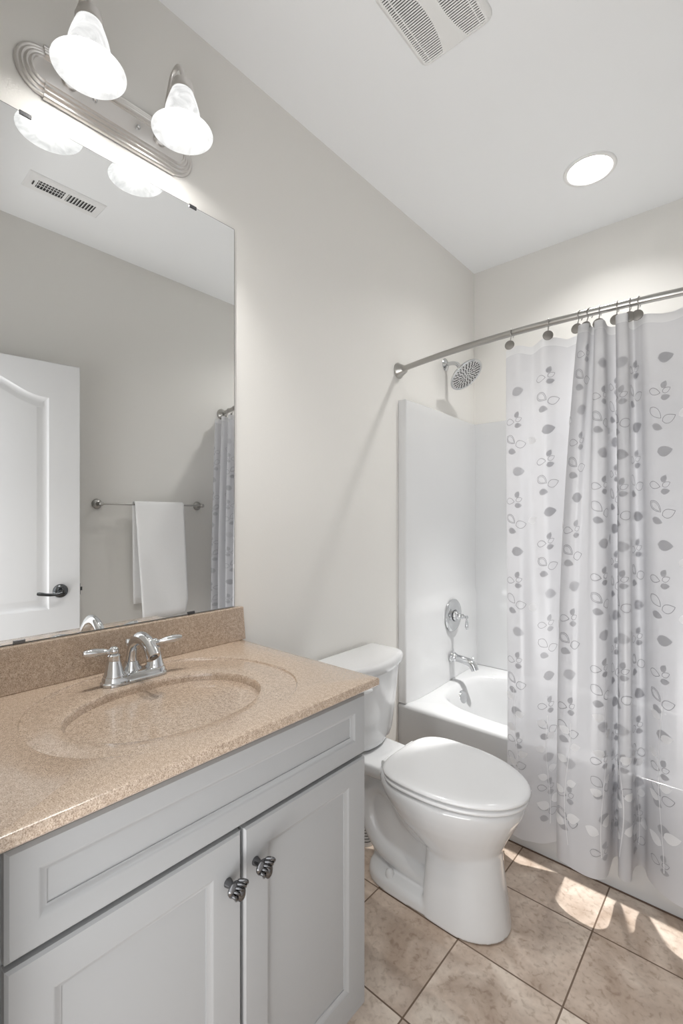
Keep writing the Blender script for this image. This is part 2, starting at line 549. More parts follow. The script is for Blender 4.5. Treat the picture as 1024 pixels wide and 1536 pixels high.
# ------------------------------------------------------------------ vanity cabinet
van = thing('vanity_cabinet', 'pale grey painted vanity cabinet with panelled drawer front and two doors', 'cabinet', (0.28, 0.54, 0))
VY0, VY1 = 0.160, 0.914
FX = 0.545
b = MB()
b.box(0.003, 0.524, VY0, VY0 + 0.016, 0.09, 0.866)
b.box(0.003, 0.524, VY1 - 0.016, VY1, 0.09, 0.866)
b.box(0.003, 0.524, VY0 + 0.016, VY1 - 0.016, 0.09, 0.106)
b.box(0.506, 0.524, VY0 + 0.016, VY1 - 0.016, 0.106, 0.866)
part('cabinet_body', b, M_CAB, van, smooth=0)
part('toe_kick', MB().box(0.02, 0.455, VY0 + 0.002, VY1 - 0.002, 0.0, 0.09), M_CAB, van, smooth=0)
fmap = lambda u, v, d: (FX - d, u, v)
mould = [(0.0035, 0.0012), (0.009, 0.0055), (0.0125, 0.0065), (0.0127, 0.0085)]
b = MB()
panel_slab(b, 0.168, 0.908, 0.707, 0.853, [rect(0.205, 0.871, 0.745, 0.817)], mould, fmap, 0.019, 0.005)
part('drawer_front', b, M_CAB, van, smooth=25)
def vdoor(u0, u1, inn, knob_u, knob_v):
    b = MB()
    panel_slab(b, u0, u1, 0.093, 0.699, [rect(*inn)], mould, fmap, 0.019, 0.004)
    dr = part('cabinet_door', b, M_CAB, van, smooth=25)
    kb = knob(dr, knob_u, knob_v)
    return dr
def knob(parent, ky, kz):
    b = MB()
    c = Vector((FX, ky, kz))
    b.lathe([(0.0085, 0), (0.0075, 0.006), (0.006, 0.012), (0.006, 0.024)], c, (1, 0, 0), 16)
    # shell head: curved ribs sweeping down around a smooth leaf
    hx = FX + 0.024
    for k in range(5):
        a = -0.62 + k * 0.25
        pts, rr = [], []
        for i in range(9):
            t = i / 8
            r = 0.021 - 0.0015 * k
            y = ky - 0.004 + 0.020 * cos(a + pi * 0.62 - t * 1.5) * (0.75 + 0.25 * t) - 0.003 * k * (t) + 0.004
            z = kz + 0.014 * sin(pi * 0.62 - t * 2.2) - 0.0052 * k + 0.002
            x = hx + 0.010 * sin(t * pi) - 0.001 * k + 0.002
            pts.append((x, y, z)); rr.append(0.0031 if 0 < i < 8 else 0.002)
        b.tube(pts, rr, 8)
    b.ball((hx + 0.004, ky + 0.008, kz - 0.008), 0.016, 16, (0.5, 0.62, 1.0))
    b.ball((hx - 0.001, ky - 0.001, kz + 0.000), 0.015, 14, (0.45, 1.0, 0.95))
    return part('knob', b, M_BLACKN, parent, label='dark polished shell-shaped knob')
vdoor(0.168, 0.5365, (0.2225, 0.478, 0.148, 0.644), 0.506, 0.621)
vdoor(0.5435, 0.908, (0.598, 0.848, 0.160, 0.648), 0.569, 0.626)

# ------------------------------------------------------------------ countertop with integral sink
CT = 0.889
def rect_polar(cx, cy, x0, x1, y0, y1, n):
    angs = sorted(set([2 * pi * i / n for i in range(n)] + [atan2(y - cy, x - cx) % (2 * pi) for x in (x0, x1) for y in (y0, y1)]))
    out = []
    for a in angs:
        dx, dy = cos(a), sin(a)
        t = 1e9
        if dx > 1e-9: t = min(t, (x1 - cx) / dx)
        if dx < -1e-9: t = min(t, (x0 - cx) / dx)
        if dy > 1e-9: t = min(t, (y1 - cy) / dy)
        if dy < -1e-9: t = min(t, (y0 - cy) / dy)
        out.append((a, t))
    return out
SX, SY = 0.313, 0.523
CX0, CX1, CY0, CY1 = 0.001, 0.566, 0.158, 0.936
def ell(a, rx, ry, p=2.0):
    return 1.0 / (abs(cos(a) / rx) ** p + abs(sin(a) / ry) ** p) ** (1 / p)
def ring_r(a):
    # the shallow step round the bowl, from the basin centre
    cx, cy = cos(a), sin(a)
    best = 0
    lo, hi = 0.0, 0.6
    for _ in range(30):
        t = (lo + hi) / 2
        X = SX + cx * t - 0.300; Y = SY + cy * t - 0.541
        rx = 0.268 if X < 0 else 0.225
        if (abs(X) / rx) ** 2.2 + (abs(Y) / 0.284) ** 2.2 < 1: lo = t
        else: hi = t
    return lo
pol = rect_polar(SX, SY, CX0, CX1, CY0, CY1, 160)
bowl = [(0.0, -0.16)]
for s in (0.15, 0.30, 0.45, 0.58, 0.68, 0.76, 0.82, 0.87, 0.91, 0.94, 0.965, 0.983):
    bowl.append((s, -0.160 * (1 - s ** 3) ** (1 / 2.2)))
bowl += [(0.993, -0.024), (1.0, -0.012), (1.006, -0.0070), (1.016, -0.0045), (1.035, -0.0034)]
rings = []
for s, dz in bowl[1:]:
    r = []
    for a, t in pol:
        e = ell(a, 0.152, 0.205, 2.12) * s
        # basin is deepest a little behind its centre
        r.append((SX + cos(a) * e, SY + sin(a) * e, CT + dz))
    rings.append(r)
def ring_at(k, dz_in, fade):
    r = []
    for a, t in pol:
        rr = min(ring_r(a), t - 0.03)
        e0 = ell(a, 0.152, 0.205, 2.12) * 1.035
        rr = max(rr, e0 + 0.02)
        f = 1 - smoothstep(0.35, 0.85, cos(a)) if fade else 1
        if k < 0: e = e0 + (rr - e0) * (1 + k)
        else: e = rr + k
        r.append((SX + cos(a) * e, SY + sin(a) * e, CT + dz_in * f))
    return r
rings.append(ring_at(-0.5, -0.0034, True))
rings.append(ring_at(-0.03, -0.0050, True))
rings.append(ring_at(0.0005, -0.0048, True))
rings.append(ring_at(0.0025, -0.0010, True))
rings.append(ring_at(0.0045, 0.0, True))
def edge_ring(ins, dz):
    return [(min(max(SX + cos(a) * t, CX0), CX1 - ins), min(max(SY + sin(a) * t, CY0 + 0.0), CY1 - ins), CT + dz) for a, t in pol]
rings.append(edge_ring(0.006, 0.0))
rings.append(edge_ring(0.002, -0.0015))
rings.append(edge_ring(0.0, -0.005))
rings.append(edge_ring(0.0, -0.018))
rings.append(edge_ring(0.004, -0.022))
b = MB()
b.loft(rings, True, True)
cnt = thing('sink_countertop', 'speckled tan countertop with oval sink moulded into it', 'countertop', (0.28, 0.54, CT))
part('counter_top', b, M_COUNTER, cnt, smooth=32)
b = MB().loft([[(x, y, z) for x, y in ((0.001, 0.158), (0.0205 + 0.0015 * q, 0.158), (0.0205 + 0.0015 * q, e), (0.001, e))] for z, e, q in ((CT, 0.944, 1), (0.955, 0.939, 0.3), (0.9955, 0.936, 0))])
part('backsplash', b, M_COUNTER, cnt, smooth=0, bev=(0.0025, 2))
b = MB().lathe([(0.022, 0), (0.022, 0.003), (0.016, 0.004), (0.014, 0.0015), (0.0, 0.0015)], (SX, SY, CT - 0.1595), (0, 0, 1), 28)
part('drain', b, M_CHROME, cnt, label='chrome drain ring')

# ------------------------------------------------------------------ basin faucet
FY, FXc, FZ = 0.537, 0.113, CT - 0.0025
fa = thing('basin_faucet', 'chrome two-handle basin faucet with arched spout behind the sink', 'faucet', (FXc, FY, FZ))
def stadium(hx, hy, z, n=12):
    L = []
    for i in range(n + 1):
        a = -pi / 2 + pi * i / n - pi / 2 + pi / 2
        L.append((FXc + hx * cos(a + pi / 2), FY + (hy - hx) + hx * sin(a + pi / 2), z))
    for i in range(n + 1):
        a = pi / 2 + pi * i / n
        L.append((FXc + hx * cos(a + pi / 2), FY - (hy - hx) + hx * sin(a + pi / 2), z))
    return L
b = MB().loft([stadium(hx, hy, FZ + z) for hx, hy, z in ((0.029, 0.081, 0), (0.029, 0.081, 0.005), (0.026, 0.078, 0.008), (0.0245, 0.0765, 0.016), (0.022, 0.074, 0.0195), (0.018, 0.07, 0.021))])
part('base_plate', b, M_CHROME, fa, smooth=30)
pts = catmull([(FXc - 0.018, FY, FZ + 0.018), (FXc - 0.018, FY, FZ + 0.050), (FXc - 0.004, FY, FZ + 0.086), (FXc + 0.032, FY, FZ + 0.104), (FXc + 0.070, FY, FZ + 0.096), (FXc + 0.096, FY, FZ + 0.070)], 6)
nn = len(pts)
rr = [0.0155 - 0.0035 * smoothstep(0, 0.3, i / (nn - 1)) + 0.002 * smoothstep(0.5, 1, i / (nn - 1)) for i in range(nn)]
sqs = [(1.0, 1.0 + 0.45 * smoothstep(0.15, 0.8, i / (nn - 1))) for i in range(nn)]
b = MB().tube(pts, rr, 20, sq=sqs)
b.lathe([(0.026, 0), (0.024, 0.006), (0.019, 0.012), (0.0165, 0.022)], (FXc - 0.018, FY, FZ + 0.018), (0, 0, 1), 24)
sp = part('spout', b, M_CHROME, fa)
e = Vector(pts[-1]); ed = (Vector(pts[-1]) - Vector(pts[-2])).normalized()
b = MB().lathe([(0.0095, -0.004), (0.0095, 0.002), (0.0, 0.0021)], e, ed, 18)
part('aerator', b, M_BLACKN, sp)
for sgn in (-1, 1):
    hb = Vector((FXc, FY + sgn * 0.0508, FZ + 0.018))
    b = MB().lathe([(0.0235, 0), (0.0235, 0.004), (0.021, 0.008), (0.0195, 0.016), (0.0155, 0.034), (0.0135, 0.044), (0.0145, 0.046), (0.0145, 0.050), (0.011, 0.053)], hb, (0, 0, 1), 28)
    vb = part('valve_body', b, M_CHROME, fa)
    ht = hb + Vector((0, 0, 0.060))
    b = MB().ball(ht, 0.0115, 18)
    b.lathe([(0.009, -0.009), (0.007, 0)], ht, (0, 0, 1), 16)
    d = Vector((-0.05 if sgn < 0 else 0.30, sgn, 0.10)).normalized()
    b.lathe([(0.0055, 0.006), (0.0055, 0.014), (0.0075, 0.022), (0.0092, 0.038), (0.0095, 0.048), (0.0078, 0.058), (0.007, 0.060), (0.007, 0.0625), (0.0045, 0.068)], ht, d, 18)
    part('lever_handle', b, M_CHROME, vb)
b = MB().lathe([(0.003, 0), (0.003, 0.062)], (FXc - 0.042, FY + 0.002, FZ + 0.002), (0, 0, 1), 12)
b.lathe([(0.004, 0.058), (0.0075, 0.064), (0.0075, 0.070), (0.004, 0.076)], (FXc - 0.042, FY + 0.002, FZ + 0.014), (0, 0, 1), 16)
part('lift_rod', b, M_CHROME, fa)

# ------------------------------------------------------------------ mirror and its clips
MZ0, MZ1, MY0, MY1 = 0.9985, 2.209, 0.152, 0.9095
mir = thing('mirror', 'large frameless plate mirror standing on the tan backsplash', 'mirror', (0.0, 0.53, MZ0))
b = MB().box(0.0062, 0.0064, MY0, MY1, MZ0, MZ1)
part('glass', b, M_MIRROR, mir, smooth=0)
b = MB().box(0.0, 0.0061, MY0, MY1 + 0.0012, MZ0 - 0.001, MZ1 + 0.0012)
part('backing', b, M_GREYEDGE, mir, smooth=0)
def clip(y, z, s, label, name='mirror_clip'):
    b = MB()
    b.box(0.0065, 0.0085, y - 0.012, y + 0.012, z - 0.006 if s > 0 else z, z + 0.002 if s > 0 else z + 0.006)
    b.box(0.0, 0.0085, y - 0.012, y + 0.012, z + 0.0015 if s > 0 else z - 0.002, z + 0.0035 if s > 0 else z)
    return single(name, b, M_BLACKN, label, 'mirror clip', (0.0, y, z), 'mirror clips', 0, (0.0006, 1))
for y, z, s, l in ((0.333, MZ1, 1, 'dark metal clip on the mirror top edge under the left lamp'), (0.761, MZ1, 1, 'dark metal clip on the mirror top edge near its right corner'),
                   (0.321, MZ0 + 0.0005, -1, 'metal clip on the mirror bottom edge left of the faucet'), (0.755, MZ0 + 0.0005, -1, 'metal clip on the mirror bottom edge right of the faucet')):
    clip(y, z, s, l)

# ------------------------------------------------------------------ vanity light
VLY, VLZ = 0.5355, 2.333
vl = thing('vanity_light', 'satin nickel two-lamp vanity light on the wall above the mirror', 'wall light', (0.0, VLY, VLZ))
def stad(hy, hz, x, n=20):
    L = []
    for i in range(n + 1):
        a = -pi / 2 + pi * i / n
        L.append((x, VLY + (hy - hz) + hz * cos(a), VLZ + hz * sin(a)))
    for i in range(n + 1):
        a = pi / 2 + pi * i / n
        L.append((x, VLY - (hy - hz) + hz * cos(a), VLZ + hz * sin(a)))
    return L
prof = [(0.0, 0.0), (0.0, 0.005), (0.003, 0.0085), (0.006, 0.0085), (0.0075, 0.007), (0.0095, 0.0075), (0.012, 0.0125), (0.015, 0.0125), (0.0165, 0.011), (0.0185, 0.0115), (0.021, 0.0165), (0.0245, 0.0165), (0.026, 0.015), (0.028, 0.0155), (0.030, 0.019), (0.0335, 0.019), (0.035, 0.0165)]
b = MB().loft([stad(0.224 - d, 0.058 - d, x) for d, x in prof])
part('back_plate', b, M_SATIN, vl, smooth=50)
# raised straight bands between the rounded ends
b = MB()
for sgn in (-1, 1):
    rings = []
    for y in (VLY - 0.166, VLY + 0.166):
        L = [(x + 0.0045, y, VLZ + sgn * (0.0625 - d)) for d, x in prof[1:]]
        L = [(0.001, y, VLZ + sgn * 0.0625)] + L + [(0.010, y, VLZ + sgn * 0.0245)]
        rings.append(L)
    b.loft(rings)
part('ribbed_band', b, M_SATIN, vl, smooth=50)
for dy in (-0.055, 0.055):
    b = MB()
    b.lathe([(0.006, 0.0), (0.006, 0.004), (0.003, 0.008), (0.0, 0.0085)], (0.0165, VLY + dy, VLZ), (1, 0, 0), 14)
    part('cap_nut', b, M_CHROME, vl)
LX = 0.137
for y in (0.4225, 0.6525):
    b = MB()
    b.lathe([(0.018, 0), (0.017, 0.006), (0.008, 0.012)], (0.0165, y, VLZ + 0.004), (1, 0, 0), 20)
    arm = catmull([(0.018, y, VLZ + 0.004), (0.040, y, VLZ + 0.020), (0.058, y, VLZ + 0.085), (0.085, y, VLZ + 0.140), (0.117, y, VLZ + 0.146), (0.134, y, VLZ + 0.118), (LX, y, VLZ + 0.088)], 6)
    b.tube(arm, 0.0058, 14)
    part('arm', b, M_SATIN, vl)
    b = MB().lathe([(0.008, 0.034), (0.014, 0.030), (0.0245, 0.024), (0.0245, 0.017), (0.027, 0.0155), (0.027, 0.010), (0.0295, 0.008), (0.0295, 0.0), (0.027, -0.004)], (LX, y, 2.398), (0, 0, 1), 28)
    part('shade_holder', b, M_SATIN, vl)
    sp_ = [(0.0270, 2.399), (0.0290, 2.392), (0.0335, 2.380), (0.0385, 2.365), (0.0425, 2.350), (0.0450, 2.336), (0.0475, 2.324), (0.0525, 2.313), (0.0605, 2.304), (0.0685, 2.298), (0.0745, 2.2945), (0.0770, 2.2925)]
    b = MB().lathe(sp_, (LX, y, 0), (0, 0, 1), 48, cap0=False, cap1=False)
    sh = part('lamp_shade', b, M_SHADE, vl, smooth=60, label='glowing white swirled glass bell shade')
    b = MB().lathe([(0.011, 2.394), (0.012, 2.378), (0.019, 2.360), (0.0265, 2.340), (0.029, 2.324), (0.0265, 2.309), (0.018, 2.298), (0.008, 2.294), (0.0, 2.2935)], (LX, y, 0), (0, 0, 1), 28)
    part('bulb', b, M_BULB, vl, smooth=60, label='lit white bulb')

for y in (0.4225, 0.6525):
    vb_ = bpy.data.lights.new('vanity_lamp_light', 'SPOT')
    vb_.energy = VANITY_BEAM
    vb_.spot_size = radians(116)
    vb_.spot_blend = 1.0
    vb_.shadow_soft_size = 0.006
    vb_.color = (1.0, 0.98, 0.95)
    vo_ = bpy.data.objects.new('vanity_lamp_light', vb_)
    COL.objects.link(vo_)
    vo_.location = (LX, y, 2.2860)

# ------------------------------------------------------------------ recessed downlight
dl = thing('recessed_downlight', 'round white recessed ceiling downlight, lit, above the bathtub', 'ceiling light', (DL[0], DL[1], H))
b = MB().lathe([(0.100, 0), (0.1005, -0.003), (0.098, -0.0065), (0.090, -0.008), (0.084, -0.006), (0.0815, 0.0), (0.0795, 0.012), (0.0765, 0.075)], (DL[0], DL[1], H), (0, 0, 1), 56, cap0=False, cap1=False)
part('trim_ring', b, M_PLASTIC, dl, smooth=50)
b = MB().lathe([(0.0764, 0.072), (0.06, 0.0705), (0.03, 0.0692), (0.0, 0.069)], (DL[0], DL[1], H), (0, 0, 1), 48, cap0=True, cap1=False)
part('lens', b, M_LENS, dl, smooth=60, label='glowing white lens')

dsp = bpy.data.lights.new('downlight_beam', 'SPOT')
dsp.energy = DOWNLIGHT_BEAM
dsp.spot_size = radians(52)
dsp.spot_blend = 1.0
dsp.shadow_soft_size = 0.035
dsp.color = (1.0, 0.985, 0.96)
dso = bpy.data.objects.new('downlight_beam', dsp)
COL.objects.link(dso)
dso.location = (DL[0], DL[1], H + 0.015)

# ------------------------------------------------------------------ exhaust fan grille
GX0, GX1, GY0, GY1 = 0.462, 0.697, 1.035, 1.318
gx, gy = (GX0 + GX1) / 2, (GY0 + GY1) / 2
ef = thing('exhaust_fan', 'white slotted exhaust fan grille on the ceiling', 'exhaust fan', (gx, gy, H))
def rrect(x0, x1, y0, y1, r, z, n=6):
    L = []
    for cx, cy, a0 in ((x1 - r, y1 - r, 0), (x0 + r, y1 - r, pi / 2), (x0 + r, y0 + r, pi), (x1 - r, y0 + r, 3 * pi / 2)):
        for i in range(n + 1):
            a = a0 + pi / 2 * i / n
            L.append((cx + r * cos(a), cy + r * sin(a), z))
    return L
def half(y):     # inner edge of each slotted field bows in around the plain centre band
    return 0.020 + 0.020 * ((y - gy) / 0.125) ** 2
b = MB()
inner = rrect(GX0 + 0.018, GX1 - 0.018, GY0 + 0.016, GY1 - 0.016, 0.012, 0)
outer = rrect(GX0 + 0.006, GX1 - 0.006, GY0 + 0.006, GY1 - 0.006, 0.018, 0)
ZF = H - 0.020
b.loft([rrect(GX0, GX1, GY0, GY1, 0.022, H - 0.0005), rrect(GX0, GX1, GY0, GY1, 0.022, H - 0.006), rrect(GX0 + 0.003, GX1 - 0.003, GY0 + 0.003, GY1 - 0.003, 0.02, H - 0.013), rrect(GX0 + 0.012, GX1 - 0.012, GY0 + 0.011, GY1 - 0.011, 0.016, ZF), rrect(GX0 + 0.018, GX1 - 0.018, GY0 + 0.016, GY1 - 0.016, 0.012, ZF), rrect(GX0 + 0.018, GX1 - 0.018, GY0 + 0.016, GY1 - 0.016, 0.012, H - 0.003)], False, False)
ys = [GY0 + 0.016 + i * (GY1 - GY0 - 0.032) / 16 for i in range(17)]
band = [(gx - half(y), y) for y in ys] + [(gx + half(y), y) for y in reversed(ys)]
b.loft([[(x, y, ZF + 0.004) for x, y in band], [(x, y, ZF - 0.0005) for x, y in band]])
NS = 34
for i in range(NS):
    y = GY0 + 0.016 + (i + 0.5) * (GY1 - GY0 - 0.032) / NS
    h = half(y)
    for x0, x1 in ((GX0 + 0.017, gx - h + 0.001), (gx + h - 0.001, GX1 - 0.017)):
        b.obox(((x0 + x1) / 2, y, ZF + 0.0035), (1, 0, 0), (0, 1, -0.55), (0, 0.55, 1), (x1 - x0) / 2, 0.0017, 0.0042)
for x in (GX0 + 0.018 + 0.016, GX1 - 0.018 - 0.016):
    b.box(x - 0.0012, x + 0.0012, GY0 + 0.016, GY1 - 0.016, ZF + 0.0005, ZF + 0.006)
part('grille', b, M_PLASTIC, ef, smooth=30)
b = MB().box(GX0 + 0.014, GX1 - 0.014, GY0 + 0.012, GY1 - 0.012, H - 0.0035, H - 0.001)
part('fan_shade_sheet', b, M_SLOT, ef, smooth=0)  # dark sheet below the ceiling, coloured as the shade inside the fan

# ------------------------------------------------------------------ supply register (seen in the mirror)
RX0, RX1, RY0, RY1 = 1.030, 1.160, 0.622, 0.933
rg = thing('ceiling_register', 'white louvred supply register on the ceiling, seen in the mirror', 'air vent', ((RX0 + RX1) / 2, (RY0 + RY1) / 2, H))
b = MB()
f0 = [rect(RY0 + 0.042, 0.770, RX0 + 0.036, RX1 - 0.036), rect(0.782, RY1 - 0.034, RX0 + 0.036, RX1 - 0.036)]
fill_holes(b, rect(RY0 + 0.006, RY1 - 0.006, RX0 + 0.006, RX1 - 0.006), f0, lambda u, v: (v, u, H - 0.007))
b.loft([[(x, y, z) for x, y in ((RX0 + i, RY0 + i), (RX1 - i, RY0 + i), (RX1 - i, RY1 - i), (RX0 + i, RY1 - i))] for i, z in ((0, H - 0.0002), (0.001, H - 0.003), (0.006, H - 0.007))], False, False)
part('face_plate', b, M_REG, rg, smooth=20)
b = MB()
for k in range(9):
    y = RY0 + 0.042 + (k + 0.5) * (0.770 - RY0 - 0.042) / 9
    b.obox(((RX0 + RX1) / 2, y, H - 0.0052), (1, 0, 0), (0, 1, -0.9), (0, 0.9, 1), 0.0292, 0.0008, 0.0026)
    y = 0.782 + (k + 0.5) * (RY1 - 0.034 - 0.782) / 9
    b.obox(((RX0 + RX1) / 2, y, H - 0.0052), (1, 0, 0), (0, 1, 0.9), (0, -0.9, 1), 0.0292, 0.0059, 0.0012)
for k in range(2):
    x = RX0 + 0.036 + (k + 1) * 0.058 / 3
    b.box(x - 0.002, x + 0.002, RY0 + 0.042, 0.770, H - 0.004, H - 0.0025)
part('louvres', b, M_REG, rg, smooth=0)
b = MB().box(RX0 + 0.030, RX1 - 0.030, RY0 + 0.036, RY1 - 0.028, H - 0.0022, H - 0.0006)
part('duct_shade_sheet', b, M_SLOT, rg, smooth=0)  # dark sheet in place of a hole, shade put into its colour
b = MB().box(RX0 + 0.052, RX1 - 0.052, RY0 + 0.026, RY0 + 0.030, H - 0.012, H - 0.0065)
part('damper_lever', b, M_SLOT, rg, smooth=0)

# ------------------------------------------------------------------ toilet
TY = 1.422
to = thing('toilet', 'white two-piece toilet with closed lid between vanity and bathtub', 'toilet', (0.40, TY, 0))
def egg(xb, xf, hw, z, n=48, xc=None, nb=2.4, nf=2.0, dy=0.0):
    xc = xb + (xf - xb) * 0.42 if xc is None else xc
    L = []
    for i in range(n):
        a = 2 * pi * i / n
        c, s_ = cos(a), sin(a)
        p = nf if c > 0 else nb
        rx = (xf - xc) if c > 0 else (xc - xb)
        L.append((xc + rx * math.copysign(abs(c) ** (2 / p), c), TY + dy + hw * math.copysign(abs(s_) ** (2 / (2.0 if c > 0 else p)), s_), z))
    return L
b = MB()
# bowl
b.loft([egg(xb, xf, hw, z) for z, xb, xf, hw in ((0.17, 0.46, 0.650, 0.085), (0.215, 0.415, 0.664, 0.103), (0.25, 0.375, 0.676, 0.122), (0.285, 0.335, 0.692, 0.143), (0.315, 0.305, 0.708, 0.160), (0.345, 0.285, 0.724, 0.172), (0.370, 0.268, 0.737, 0.179), (0.392, 0.262, 0.742, 0.182), (0.404, 0.266, 0.740, 0.180), (0.408, 0.272, 0.734, 0.175))])
# front pedestal
b.loft([egg(xb, xf, hw, z, nb=7, xc=xb + 0.11) for z, xb, xf, hw in ((0.0, 0.445, 0.700, 0.118), (0.03, 0.445, 0.697, 0.116), (0.10, 0.447, 0.688, 0.108), (0.18, 0.450, 0.677, 0.100), (0.26, 0.452, 0.670, 0.095), (0.30, 0.455, 0.664, 0.085))])
# rear deck
b.loft([egg(xb, xf, hw, z, nb=6, nf=3.0, xc=0.16) for z, xb, xf, hw in ((0.345, 0.050, 0.38, 0.080), (0.362, 0.036, 0.40, 0.098), (0.38, 0.030, 0.42, 0.106), (0.402, 0.030, 0.42, 0.107), (0.407, 0.034, 0.42, 0.103))])
# core behind the pedestal
b.loft([egg(xb, xf, hw, z, nb=3, nf=3) for z, xb, xf, hw in ((0.0, 0.20, 0.52, 0.055), (0.2, 0.17, 0.52, 0.052), (0.37, 0.10, 0.52, 0.055))])
# base flange
b.loft([egg(xb, xf, hw, z, nb=2.6, nf=5, xc=0.33) for z, xb, xf, hw in ((0.0, 0.196, 0.56, 0.116), (0.030, 0.196, 0.56, 0.115), (0.042, 0.204, 0.55, 0.106), (0.050, 0.225, 0.53, 0.085))])
# trapway swelling on both sides
tw = catmull([(0.52, TY, 0.235), (0.44, TY, 0.205), (0.37, TY, 0.225), (0.305, TY, 0.285), (0.235, TY, 0.305), (0.185, TY, 0.255), (0.190, TY, 0.170), (0.245, TY, 0.105), (0.34, TY, 0.080), (0.44, TY, 0.075)], 6)
nn = len(tw)
b.tube(tw, [0.042 + 0.010 * smoothstep(0.5, 0.9, i / (nn - 1)) for i in range(nn)], 24, sq=(1.0, 1.5))
b.v = [(x_, y_, z_ + 0.002) for x_, y_, z_ in b.v]
bo = part('bowl', b, M_PORC, to, smooth=180, weld=False)
rm = bo.modifiers.new('remesh', 'REMESH'); rm.mode = 'VOXEL'; rm.voxel_size = 0.0048; rm.use_smooth_shade = True
sm = bo.modifiers.new('smooth', 'SMOOTH'); sm.factor = 0.5; sm.iterations = 9
for dy in (-0.088, 0.088):
    b = MB().lathe([(0.0155, -0.006), (0.0155, 0.008), (0.013, 0.016), (0.007, 0.021), (0.0, 0.022)], (0.315, TY + dy, 0.046), (0, 0, 1), 20)
    part('bolt_cap', b, M_PORC, to, smooth=60)
# tank
def tank_ring(z, x0, x1, hw, r, bow, n=8):
    L = []
    # front side bows out
    for i in range(n + 1):
        t = -1 + 2 * i / n
        L.append((x1 - r * 0 + bow * (1 - t * t) - bow, TY + t * (hw - r), z))
    for i in range(1, n + 1):
        a = pi / 2 * i / n
        L.append((x1 - bow - r + r * cos(a), TY + hw - r + r * sin(a), z))
    for i in range(0, n + 1):
        a = pi / 2 * i / n
        L.append((x0 + 0.015 - 0.015 * sin(a), TY + hw - 0.015 + 0.015 * cos(a), z))
    for i in range(0, n + 1):
        a = pi / 2 * i / n
        L.append((x0 + 0.015 - 0.015 * cos(a), TY - hw + 0.015 - 0.015 * sin(a), z))
    for i in range(0, n):
        a = pi / 2 * i / n
        L.append((x1 - bow - r + r * sin(a), TY - hw + r - r * cos(a), z))
    return L
b = MB().loft([tank_ring(z, x0, x1, hw, r, bw) for z, x0, x1, hw, r, bw in (
    (0.409, 0.060, 0.170, 0.105, 0.045, 0.02), (0.413, 0.050, 0.186, 0.130, 0.055, 0.022), (0.424, 0.042, 0.197, 0.150, 0.060, 0.024), (0.45, 0.036, 0.204, 0.160, 0.060, 0.026), (0.55, 0.028, 0.212, 0.173, 0.058, 0.028), (0.65, 0.022, 0.218, 0.184, 0.056, 0.03), (0.706, 0.020, 0.221, 0.189, 0.055, 0.03))])
tk = part('tank', b, M_PORC, to, smooth=50)
b = MB().loft([tank_ring(z, x0, x1, hw, r, bw) for z, x0, x1, hw, r, bw in (
    (0.700, 0.016, 0.224, 0.195, 0.058, 0.03), (0.703, 0.012, 0.229, 0.201, 0.06, 0.032), (0.726, 0.010, 0.235, 0.207, 0.062, 0.034), (0.736, 0.011, 0.233, 0.205, 0.06, 0.034), (0.741, 0.016, 0.227, 0.200, 0.056, 0.034), (0.743, 0.026, 0.216, 0.190, 0.05, 0.03))])
part('tank_lid', b, M_PORC, to, smooth=60)
b = MB().lathe([(0.013, 0), (0.013, 0.006), (0.008, 0.010), (0.007, 0.018)], (0.196, TY - 0.140, 0.668), (1, 0, 0), 16)
b.tube([(0.215, TY - 0.150, 0.668), (0.219, TY - 0.125, 0.667), (0.224, TY - 0.100, 0.664), (0.226, TY - 0.075, 0.660)], [0.0075, 0.008, 0.0085, 0.006], 14)
part('flush_lever', b, M_SEAT, tk, smooth=60)
def seat_egg(d, z, xb=0.300, xf=0.757, hw=0.184):
    return egg(xb + d, xf - d, hw - d, z, 64, xc=0.485, nb=3.6, nf=2.05)
b = MB().loft([seat_egg(d, z, 0.305, 0.752, 0.182) for d, z in ((0.028, 0.4158), (0.003, 0.4163), (0.0, 0.419), (0.0, 0.4245), (0.003, 0.4285), (0.028, 0.430))])
part('seat', b, M_SEAT, to, smooth=60)
b = MB().loft([seat_egg(d, z) for d, z in ((0.028, 0.4362), (0.002, 0.4368), (0.0, 0.4395), (0.0, 0.4435), (0.003, 0.448), (0.010, 0.4515), (0.03, 0.4545), (0.07, 0.4565), (0.12, 0.457))])
part('seat_lid', b, M_SEAT, to, smooth=60)
b = MB()
for dy in (-0.072, 0.072):
    b = MB().lathe([(0.010, -0.022), (0.010, 0.022)], (0.292, TY + dy, 0.428), (0, 1, 0), 16)
    b.box(0.280, 0.302, TY + dy - 0.020, TY + dy + 0.020, 0.406, 0.426)
    part('seat_hinge', b, M_SEAT, to, smooth=40, bev=(0.002, 2))

# white ribbed holder behind the toilet
rb = thing('toilet_brush_holder', 'small white ribbed holder on the floor behind the toilet', 'brush holder', (0.104, 1.466, 0))
b = MB().lathe([(0.034, 0), (0.036, 0.004), (0.035, 0.03), (0.034, 0.115), (0.036, 0.128), (0.033, 0.132), (0.0, 0.133)], (0.104, 1.466, 0), (0, 0, 1), 28)
part('cup', b, M_SEAT, rb)
b = MB()
for k in range(8):
    b.lathe([(0.0350, 0.0), (0.0368, 0.0008), (0.0368, 0.0024), (0.0350, 0.0032)], (0.104, 1.466, 0.018 + k * 0.0115), (0, 0, 1), 28, False, False)
part('dark_rings', b, M_STRIPE, rb)  # thin dark rings stacked round the cup

